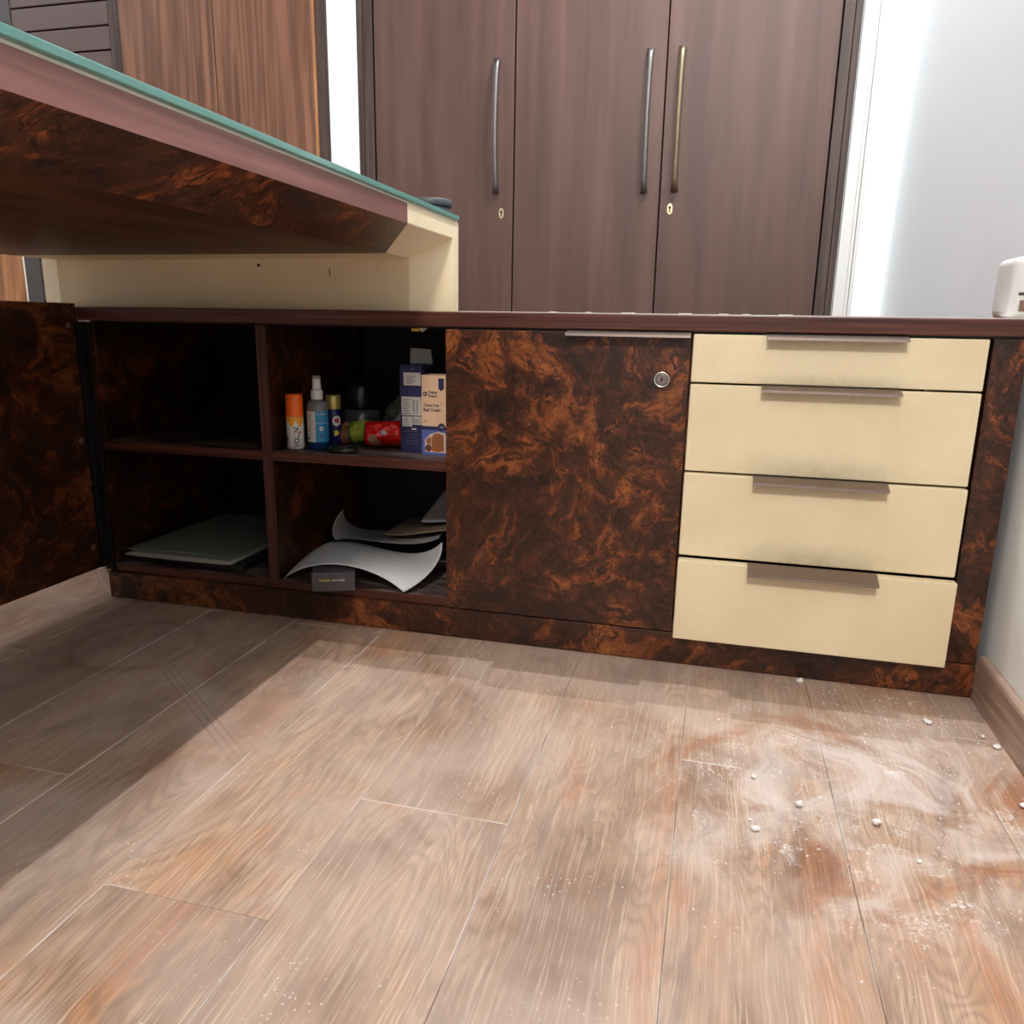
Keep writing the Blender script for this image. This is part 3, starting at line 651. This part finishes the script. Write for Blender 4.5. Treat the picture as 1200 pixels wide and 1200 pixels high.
cyl_patch('print_spot', cx, cy, r, -60, -26, 0, 0, plain('lemon_print', (232, 206, 60), .5), Bb, 14, .0003, lambda t: (SZ+.020+.004*t, SZ+.034-.008*abs(t-.4)))
# black jar at the back
cx, cy = .786, .305
Fl = thing('food_jar', 'large black-lidded dark jar at the back of the shelf', 'jar', (cx, cy, SZ))
lathe('body', [(0, SZ), (.044, SZ), (.047, SZ+.004), (.047, SZ+.056), (.043, SZ+.0595), (0, SZ+.0595)], cx, cy, plain('smoky_jar', (96, 98, 100), .2, spec=.6), Fl)
lathe('lid', [(0, SZ+.060), (.037, SZ+.060), (.0375, SZ+.062), (.0372, SZ+.108), (.033, SZ+.1165), (.024, SZ+.119), (0, SZ+.1195)], cx, cy, plain('black_lid', (26, 26, 28), .3), Fl)
lathe('rim', [(.0376, SZ+.064), (.0392, SZ+.065), (.0392, SZ+.070), (.0376, SZ+.071)], cx, cy, bpy.data.materials['black_lid'], Fl, cap=False)
# flat black lid
Ld = thing('round_tray', 'low black round tray lying at the front edge of the shelf', 'tray', (.868, .047, SZ))
lathe('rim', [(.0, SZ), (.0285, SZ), (.031, SZ+.002), (.031, SZ+.0095), (.029, SZ+.0112), (.026, SZ+.0112), (.0250, SZ+.0085), (0, SZ+.0082)], .868, .047, plain('black_lid_plastic', (34, 36, 36), .28), Ld, sy=.82)
lathe('knob', [(0, SZ+.0086), (.011, SZ+.0086), (.010, SZ+.0115), (0, SZ+.012)], .868, .047, bpy.data.materials['black_lid_plastic'], Ld, seg=24)
# pillow packets
def packet(name, label, c, size, rot, mats, crimp=.12, seed=0, split=None):
    T = thing(name, label, 'packet', (c[0], c[1], SZ))
    nx, ny = 30, 16; bm = bmesh.new(); grid = {}
    for side in (1, -1):
        for i in range(nx+1):
            for j in range(ny+1):
                u, v = -1+2*i/nx, -1+2*j/ny
                if side == -1 and (abs(v) == 1): grid[(side, i, j)] = grid[(1, i, j)]; continue
                e = max(0.0, 1 - max(0, (abs(u)-(1-crimp))/crimp)) if abs(u) > 1-crimp else 1.0
                body = (max(0.0, 1-abs(u)**5)**.45)*(max(0.0, 1-abs(v)**4)**.5)
                wr = noise.noise(Vector((u*3+seed, v*2.5, side*2.0)))*.16 + noise.noise(Vector((u*9+seed, v*7, side*3)))*.06
                h = body*(.5+wr*body)*side
                x = u*size[0]/2; y = v*size[1]/2*(.86+.14*abs(u)**3); z = h*size[2] + .0006*side*(abs(v) < 1)
                grid[(side, i, j)] = bm.verts.new((x, y, z))
    for side in (1, -1):
        for i in range(nx):
            for j in range(ny):
                f = [grid[(side, i, j)], grid[(side, i+1, j)], grid[(side, i+1, j+1)], grid[(side, i, j+1)]]
                fc_ = bm.faces.new(f if side == 1 else list(reversed(f)))
                if split: fc_.material_index = split(-1+2*(i+.5)/nx, -1+2*(j+.5)/ny, side)
    for j in range(ny):
        for i in (0, nx):
            q = [grid[(1, i, j)], grid[(1, i, j+1)], grid[(-1, i, j+1)], grid[(-1, i, j)]]
            q = list(dict.fromkeys(q))
            if len(q) >= 3:
                try: bm.faces.new(q if i == 0 else list(reversed(q)))
                except ValueError: pass
    Rm = Euler(rot).to_matrix().to_4x4(); bmesh.ops.transform(bm, matrix=Rm, verts=bm.verts)
    zmin = min(v.co.z for v in bm.verts)
    bmesh.ops.translate(bm, vec=Vector((c[0], c[1], SZ+.0002-zmin)), verts=bm.verts)
    bmesh.ops.recalc_face_normals(bm, faces=bm.faces)
    o = mesh_obj('wrapper', bm, mats, T, True); return T
red = plain('red_foil', (206, 26, 22), .28, spec=.6, grain=.1, gscale=30); purple = plain('purple_print', (52, 20, 50), .3)
pale = plain('biscuit_print', (196, 160, 128), .45)
Rp = packet('biscuit_packet', 'red shiny biscuit packet leaning against the dark blue carton', (.9285, .120), (.088, .052, .066), (math.radians(62), math.radians(-3), math.radians(5)), [red, purple, pale, plain('silver_print', (176, 178, 184), .4)], .10, 3.0,
    lambda u, v, s: 1 if u < -.86 else (2 if (s == -1 or True) and ((u+.42)**2*3.0+(v+.86)**2*2.2 < .17 and s == 1) else (3 if s == 1 and .02 < u < .26 and -.62 < v < -.28 else 0)))
green = plain('green_foil', (168, 180, 62), .35, grain=.2, gscale=40); food = plain('snack_print', (150, 92, 62), .4, grain=.45, gscale=160)
packet('snack_packet', 'green snack packet with orange end, left of the red packet', (.846, .150), (.080, .050, .036), (math.radians(34), math.radians(-8), math.radians(8)), [green, food, plain('dark_green_print', (66, 96, 30), .4)], .12, 8.0,
    lambda u, v, s: 1 if u < -.30 else (2 if u < -.16 else 0))
# crumpled bag
Bg = thing('plastic_bag', 'crumpled translucent grey bag behind the red packet', 'bag', (.925, .235, SZ))
bm = bmesh.new(); bmesh.ops.create_icosphere(bm, subdivisions=4, radius=1)
for v in bm.verts:
    n = v.co.copy(); k = 1 + .30*noise.noise(n*2.1) + .22*abs(noise.noise(n*5.0+Vector((4, 0, 0)))) + .07*noise.noise(n*12)
    v.co = Vector((n.x*.042*k, n.y*.032*k, n.z*.042*k))
zm = min(v.co.z for v in bm.verts); bmesh.ops.translate(bm, vec=(.922, .238, SZ+.0003-zm), verts=bm.verts)
mesh_obj('crumpled_sheet', bm, NT('grey_film').set(color=lin((112, 112, 104)), rough=.3, trans=.25).m, Bg, False)
bm = bmesh.new(); add_poly(bm, [(.915, .185, SZ+.045), (.938, .180, SZ+.072), (.944, .19, SZ+.040), (.930, .178, SZ+.035), (.918, .189, SZ+.045), (.938, .184, SZ+.072), (.944, .194, SZ+.040), (.930, .182, SZ+.035)],
         [(0, 3, 2, 1), (4, 5, 6, 7), (0, 1, 5, 4), (1, 2, 6, 5), (2, 3, 7, 6), (3, 0, 4, 7)]); bmesh.ops.recalc_face_normals(bm, faces=bm.faces)
mesh_obj('white_corner', bm, paper_m, Bg)
# dark blue carton with open flap
navy = plain('navy_card', (34, 36, 78), .5, grain=.08); navy2 = plain('navy_card_band', (46, 50, 98), .5); greyc = plain('grey_card_inside', (196, 192, 184), .7)
Bx = thing('open_carton', 'dark blue carton with white nutrition labels and an open top flap', 'carton', (.995, .12, SZ))
x0, x1, y0, y1, zt2 = .9715, 1.0175, .0930, .150, SZ+.1730
bm = bmesh.new(); w = .0008
for a in ((x0, x1, y0, y0+w), (x0, x1, y1-w, y1), (x0, x0+w, y0+w, y1-w), (x1-w, x1, y0+w, y1-w)): add_box(bm, a[0], a[1], a[2], a[3], SZ+.0002, zt2)
add_box(bm, x0+w, x1-w, y0+w, y1-w, SZ+.0002, SZ+.001); mesh_obj('sleeve', bm, navy, Bx)
poly('flap', [(x0, y1, zt2), (x1+.002, y1, zt2), (x1-.006, y1+.012, zt2+.028), (x0-.004, y1+.012, zt2+.030), (x0, y1+.0008, zt2), (x1+.002, y1+.0008, zt2), (x1-.006, y1+.0128, zt2+.028), (x0-.004, y1+.0128, zt2+.030)],
     [(0, 1, 2, 3), (7, 6, 5, 4), (0, 4, 5, 1), (1, 5, 6, 2), (2, 6, 7, 3), (3, 7, 4, 0)], greyc, Bx)
poly('side_flap', [(x1, y0+.004, zt2), (x1, y1-.004, zt2), (x1+.010, y1-.010, zt2-.012+.010), (x1+.010, y0+.012, zt2-.002), (x1+.0006, y0+.004, zt2+.0005), (x1+.0006, y1-.004, zt2+.0005), (x1+.0106, y1-.010, zt2-.0015), (x1+.0106, y0+.012, zt2-.0015)],
     [(0, 1, 2, 3), (7, 6, 5, 4), (0, 4, 5, 1), (1, 5, 6, 2), (2, 6, 7, 3), (3, 7, 4, 0)], navy2, Bx)
def pr_box(nm, px0, px1, z0, z1, mat, par, yf, th=.0003): return box(nm, px0, px1, yf-th, yf-.00002, SZ+z0, SZ+z1, mat, par, 0)
yf = y0
pr_box('print_panel', x0+.008, x1-.002, .1330, .1580, paper_m, Bx, yf); pr_box('print_band', x0, x1, .1130, .1290, navy2, Bx, yf)
pr_box('print_panel', x0+.003, x1-.001, .0740, .1110, paper_m, Bx, yf); pr_box('print_panel', x0+.004, x0+.025, .0520, .0720, paper_m, Bx, yf); pr_box('print_panel', x0+.026, x1-.001, .0560, .0720, paper_m, Bx, yf)
gi = plain('grey_ink', (112, 108, 112), .6)
for i in range(7): pr_box('print_lines', x0+.006, x0+.022-(i % 3)*.003, .0775+i*.0044, .0789+i*.0044, gi, Bx, yf-.0003); 
for cxl in (.027, .034): pr_box('print_lines', x0+cxl, x0+cxl+.004, .0770, .1050, plain('light_grey_ink', (160, 156, 160), .6) if cxl == .027 else bpy.data.materials['light_grey_ink'], Bx, yf-.0003)
for i in range(4): pr_box('print_lines', x0+.014, x0+.026+(i % 2)*.006, .1375+i*.0042, .1388+i*.0042, gi, Bx, yf-.0003)
for i in range(4): pr_box('print_lines', x0+.007, x0+.020-(i % 2)*.004, .0545+i*.0038, .0556+i*.0038, gi, Bx, yf-.0003)
for i in range(5): pr_box('barcode_bar', x0+.0275+i*.0034, x0+.0290+i*.0034, .0575, .0690, gi, Bx, yf-.0003)
for i in range(5): pr_box('print_lines', x0+.006+(i % 2)*.004, x1-.005-(i % 3)*.004, .0170+i*.0062, .0178+i*.0062, gi, Bx, yf)
pr_box('print_lines', x0+.024, x0+.034, .0455, .0485, paper_m, Bx, yf); pr_box('print_lines', x0+.022, x0+.031, .1640, .1660, gi, Bx, yf)
# beige cookie carton
beige = plain('peach_card', (222, 184, 150), .5); cblue = plain('periwinkle_card', (84, 96, 158), .5)
Ck = thing('cookie_carton', 'beige and blue cookie carton beside the burl door', 'carton', (1.048, .105, SZ))
x0, x1, y0, y1 = 1.0240, 1.0760, .0740, .1280
box('carton', x0, x1, y0, y1, SZ+.0002, SZ+.1555, beige, Ck, .0008)
yf = y0
pr_box('print_panel', x0, x1, .0005, .0500, cblue, Ck, yf); pr_box('print_band', x0, x1, .0500, .0570, navy, Ck, yf)
def flat(nm, pts, mat, par, y, th=.0003):
    n = len(pts); bm = bmesh.new(); a = [bm.verts.new((px, y-th, pz)) for px, pz in pts]; b = [bm.verts.new((px, y, pz)) for px, pz in pts]
    for i in range(n): bm.faces.new((a[i], a[(i+1) % n], b[(i+1) % n], b[i]))
    bm.faces.new(a); bm.faces.new(list(reversed(b))); bmesh.ops.recalc_face_normals(bm, faces=bm.faces); return mesh_obj(nm, bm, mat, par)
def circ(cx_, cz_, r_, n=20, ry=None): return [(cx_+r_*math.cos(2*math.pi*k/n), cz_+(ry or r_)*math.sin(2*math.pi*k/n)) for k in range(n)]
flat('print_tag', [(x0+.035, SZ+.150), (x0+.046, SZ+.150), (x0+.046, SZ+.130), (x0+.0405, SZ+.126), (x0+.035, SZ+.130)], navy, Ck, yf)
flat('emblem', circ(x0+.0075, SZ+.1195, .0042), navy, Ck, yf); flat('emblem_dot', circ(x0+.0075, SZ+.1195, .0018), beige, Ck, yf-.0003)
nv = navy
text_obj('lettering', 'Diabe', .0078, Vector((x0+.0135, yf-.0003, SZ+.1205)), FRONT, nv, Ck, bold=.00015)
text_obj('lettering', 'Smart', .0078, Vector((x0+.0135, yf-.0003, SZ+.1135)), FRONT, nv, Ck, bold=.00015)
text_obj('lettering', 'Gluten Free', .0078, Vector((x0+.0040, yf-.0003, SZ+.0955)), FRONT, nv, Ck, sx=.84, bold=.00015)
text_obj('lettering', 'Ragi Cookie', .0088, Vector((x0+.0040, yf-.0003, SZ+.0860)), FRONT, nv, Ck, sx=.84, bold=.00025)
pr_box('print_lines', x0+.004, x0+.011, .0655, .0668, gi, Ck, yf); flat('print_dot', circ(x0+.040, SZ+.101, .0011, 10), nv, Ck, yf)
flat('print_outline', [(x0+.007, SZ+.006), (x0+.006, SZ+.030), (x0+.018, SZ+.042), (x0+.034, SZ+.047), (x0+.050, SZ+.044), (x0+.050, SZ+.005)], plain('pale_print', (206, 186, 170), .6), Ck, yf-.0003)
bis = plain('biscuit_brown_print', (156, 92, 52), .6, grain=.2, gscale=200); bisd = plain('dark_biscuit_print', (104, 54, 34), .6)
flat('cookie_print', [(x0+.020, SZ+.009), (x0+.021, SZ+.036), (x0+.026, SZ+.043), (x0+.036, SZ+.044), (x0+.045, SZ+.040), (x0+.046, SZ+.010), (x0+.034, SZ+.006)], bis, Ck, yf-.0006)
for i in range(4): flat('cookie_line', [(x0+.025+i*.0055, SZ+.011), (x0+.0256+i*.0055, SZ+.011), (x0+.0262+i*.0052, SZ+.040), (x0+.0256+i*.0052, SZ+.040)], bisd, Ck, yf-.0009)
flat('cookie_print', circ(x0+.0135, SZ+.014, .0065, 18, .0075), bisd, Ck, yf-.0006)
flat('cookie_print', [(x0+.0085, SZ+.024), (x0+.0195, SZ+.021), (x0+.0195, SZ+.037), (x0+.0105, SZ+.032)], bis, Ck, yf-.0006)
flat('badge', circ(x0+.0410, SZ+.0560, .0075, 24), nv, Ck, yf-.0003); text_obj('lettering', '100g', .0045, Vector((x0+.0365, yf-.0006, SZ+.0545)), FRONT, paper_m, Ck)
# ---- lower shelf, left: folders
FZ = .0768
def sheet_grid(name, G, mat, parent, n=28, th=.0006):
    def lag(t):
        k = [0, 1/3, 2/3, 1]; o = []
        for i in range(4):
            v = 1.0
            for j in range(4):
                if j != i: v *= (t-k[j])/(k[i]-k[j])
            o.append(v)
        return o
    bm = bmesh.new(); vs = []
    P3 = [[Vector(p) for p in row] for row in G]
    for a in range(n+1):
        wa = lag(a/n); row = []
        for b in range(n+1):
            wb = lag(b/n); p = Vector((0, 0, 0))
            for i in range(4):
                for j in range(4): p += P3[i][j]*(wa[i]*wb[j])
            row.append(bm.verts.new(p))
        vs.append(row)
    for a in range(n):
        for b in range(n): bm.faces.new((vs[a][b], vs[a][b+1], vs[a+1][b+1], vs[a+1][b]))
    o = mesh_obj(name, bm, mat, parent, True)
    md = o.modifiers.new('thickness', 'SOLIDIFY'); md.thickness = th; md.offset = 0
    return o
def slab(name, corners, z0, z1, mat, parent=None, bev=.001):
    v = [(x, y, z0) for x, y in corners] + [(x, y, z1) for x, y in corners]
    return poly(name, v, [(3, 2, 1, 0), (4, 5, 6, 7), (0, 1, 5, 4), (1, 2, 6, 5), (2, 3, 7, 6), (3, 0, 4, 7)], mat, parent, bev)
blk = plain('black_folder_card', (30, 30, 32), .45)
Bf = tag(slab('ring_folder', [(.350, .045), (.632, .030), (.640, .36), (.355, .375)], FZ, FZ+.016, blk, None, .003), 'black folder lying under the grey-green paper folder', 'folder')
Gf = thing('paper_folder', 'grey-green paper folder lying on top of the black folder', 'folder', (.47, .2, FZ+.0165))
gg = plain('grey_green_card', (124, 132, 122), .6, grain=.05, gscale=14); pw = plain('aged_paper', (176, 170, 160), .7)
zz0 = FZ+.0166
def gz(x, y): return zz0 + .006 + .05*max(0, (y-.2))*.35
sheet_grid('lower_cover', [[(.345+.09*j, y, zz0+.0012+(.0015 if j in (0, 3) else 0)) for j in range(4)] for y in (.020, .13, .24, .345)], gg, Gf, th=.001)
for k in range(4):
    sheet_grid('page', [[(.352+.0865*j+.002*k, y+.001*k, zz0+.0026+.0014*k+(.0015 if j == 3 else 0)+(.001 if j == 0 else 0)) for j in range(4)] for y in (.014, .12, .23, .335)], pw, Gf, th=.0009)
sheet_grid('upper_cover', [[(.336+.0895*j+.010*i, y+(-.012 if j == 3 and i == 0 else 0), zz0+.0088+(.003 if j in (1, 2) else 0)+.003*i) for j in range(4)] for i, y in enumerate((.034, .14, .25, .36))], gg, Gf, th=.0012)
# ---- lower shelf, right: small dark box, curled sheets, envelope
dk = plain('charcoal_card', (72, 68, 72), .5, grain=.05)
Sb = thing('small_box', 'small charcoal box with yellow and white lettering at the shelf front', 'box', (.873, .03, FZ))
th_ = math.radians(23)
def rb(x, y): return (.8315 + x*math.cos(th_) - y*math.sin(th_), -.0370 + x*math.sin(th_) + y*math.cos(th_))
v = [(*rb(0, 0), FZ+.0002), (*rb(.084, 0), FZ+.0002), (*rb(.084, .092), FZ+.0002), (*rb(0, .092), FZ+.0002), (*rb(0, 0), FZ+.0392), (*rb(.084, 0), FZ+.0392), (*rb(.084, .092), FZ+.0392), (*rb(0, .092), FZ+.0392)]
bs = poly('carton', v, [(3, 2, 1, 0), (4, 5, 6, 7), (0, 1, 5, 4), (1, 2, 6, 5), (2, 3, 7, 6), (3, 0, 4, 7)], dk, Sb, .0009)
rotz = Matrix.Rotation(th_, 3, 'Z')
def on_front(x, z): p = rb(x, -.0002); return Vector((p[0], p[1], FZ+z))
text_obj('lettering', 'STRONGER', .0050, on_front(.0145, .0215), rotz @ FRONT, plain('yellow_ink', (224, 186, 70), .5), Sb, sx=.82, bold=.00012)
text_obj('lettering', 'THAN GERMS', .0050, on_front(.0385, .0215), rotz @ FRONT, paper_m, Sb, sx=.82, bold=.00012)
wp = plain('white_paper', (206, 204, 204), .6); gp = plain('grey_paper', (158, 156, 156), .6)
A = [[(.738, .015, .0795), (.831, .004, .1215), (.927, .003, .120), (1.012, -.004, .0845)],
     [(.740, .076, .0960), (.818, .10, .1275), (.939, .070, .1235), (1.043, .035, .106)],
     [(.742, .14, .0980), (.808, .16, .1240), (.932, .14, .114), (1.055, .080, .130)],
     [(.745, .20, .0880), (.800, .22, .110), (.918, .20, .100), (1.045, .130, .154)]]
tag(sheet_grid('paper_sheet', A, wp, None, 34, .0007), 'large curled white sheet draped over the small charcoal box', 'paper')
B = [[(.800, .130, .137), (.859, .150, .137), (.946, .160, .133), (1.036, .140, .160)],
     [(.780, .155, .150), (.835, .190, .131), (.924, .215, .127), (1.018, .200, .150)],
     [(.774, .185, .168), (.812, .235, .126), (.903, .265, .123), (1.006, .260, .142)],
     [(.775, .220, .183), (.795, .285, .122), (.888, .320, .121), (.990, .310, .134)]]
tag(sheet_grid('paper_sheet', B, gp, None, 30, .0006), 'grey curled sheet with a raised left corner behind the white sheet', 'paper')
bmn = plain('brown_envelope_paper', (128, 108, 86), .6)
E_ = [[(.880, .200, .140), (.935, .195, .143), (1.000, .185, .158), (1.085, .175, .172)], [(.884, .25, .141), (.94, .25, .144), (1.0, .24, .158), (1.085, .235, .172)],
      [(.888, .30, .142), (.945, .30, .146), (1.0, .29, .158), (1.085, .285, .172)], [(.890, .35, .143), (.95, .35, .147), (1.0, .34, .158), (1.085, .335, .172)]]
tag(sheet_grid('envelope', E_, bmn, None, 20, .0025), 'brown envelope lying between the curled sheets', 'envelope')
C_ = [[(0.961, .225, .168), (0.988, .22, .170), (1.018, .218, .174), (1.048, .215, .178)], [(0.968, .25, .185), (0.993, .25, .190), (1.018, .248, .190), (1.046, .245, .186)],
      [(0.980, .27, .204), (0.998, .27, .210), (1.018, .268, .208), (1.040, .268, .200)], [(0.994, .285, .226), (1.004, .285, .228), (1.016, .284, .224), (1.028, .284, .218)]]
tag(sheet_grid('paper_sheet', C_, gp, None, 16, .0006), 'grey paper corner standing up at the right, above the envelope', 'paper')
# =================================================================== PLASTER CRUMBS ON THE FLOOR
crumb_m = plain('plaster', (222, 218, 212), .8, grain=.1, gscale=200)
crumbs = [(1.756, -.018, .0075, .0055, 'plaster crumb touching the plinth below the bottom drawer'),
          (1.938, -.112, .0085, .0030, 'flat plaster flake in the shade before the right end of the plinth'),
          (2.008, -.141, .0045, .0035, 'small plaster crumb beside the skirting, next to the long flake'),
          (2.020, -.167, .0080, .0030, 'long plaster flake lying against the skirting'),
          (2.004, -.325, .0055, .0040, 'plaster crumb near the skirting at the right edge of the photo'),
          (1.721, -.402, .0062, .0045, 'larger plaster crumb on the open floor, centre of the three in a loose row'),
          (1.666, -.351, .0045, .0035, 'small plaster crumb farthest left on the lit floor'),
          (1.664, -.470, .0055, .0040, 'plaster crumb with a tiny one beside it on the lit floor'),
          (1.658, -.452, .0028, .0022, 'tiny plaster crumb just behind a bigger one on the lit floor'),
          (1.811, -.417, .0062, .0048, 'plaster crumb at the edge of the white dust swirl'),
          (1.619, -.199, .0030, .0022, 'tiny plaster crumb on the planks before the burl door corner'),
          (1.846, -.480, .0034, .0024, 'tiny plaster crumb below the white dust swirl')]
for i, (x, y, a, h, lb_) in enumerate(crumbs):
    bm = bmesh.new(); bmesh.ops.create_icosphere(bm, subdivisions=2, radius=1)
    rz = random.random()*6
    for v in bm.verts:
        k = 1 + .35*noise.noise(v.co*1.6 + Vector((i*7, 0, 0))); p = v.co*k
        v.co = Vector((p.x*a*math.cos(rz)-p.y*a*.7*math.sin(rz), p.x*a*math.sin(rz)+p.y*a*.7*math.cos(rz), p.z*h*.8))
    zm = min(v.co.z for v in bm.verts)
    o = mesh_obj('plaster_crumb', bm, crumb_m)
    for v in o.data.vertices: v.co.z -= zm
    o.location = (x, y, .0001)
    tag(o, lb_, 'plaster crumb', 'plaster crumbs scattered on the floor')
bm = bmesh.new(); rnd = random.Random(3)
for i in range(420):
    if i < 230: x, y = rnd.gauss(1.93, .09), rnd.gauss(-.10, .07)
    else: x, y = rnd.gauss(1.80, .16), rnd.gauss(-.42, .13)
    if not (1.2 < x < 2.024 and y < -.006): continue
    s_ = rnd.uniform(.0005, .0016); r_ = bmesh.ops.create_cone(bm, cap_ends=True, segments=5, radius1=s_, radius2=s_*.5, depth=s_*.9)
    bmesh.ops.translate(bm, vec=(x, y, s_*.45+.0001), verts=r_['verts'])
o = mesh_obj('plaster_grit', bm, crumb_m); tag(o, 'fine white plaster grit scattered near the right skirting', 'grit'); o['kind'] = 'stuff'
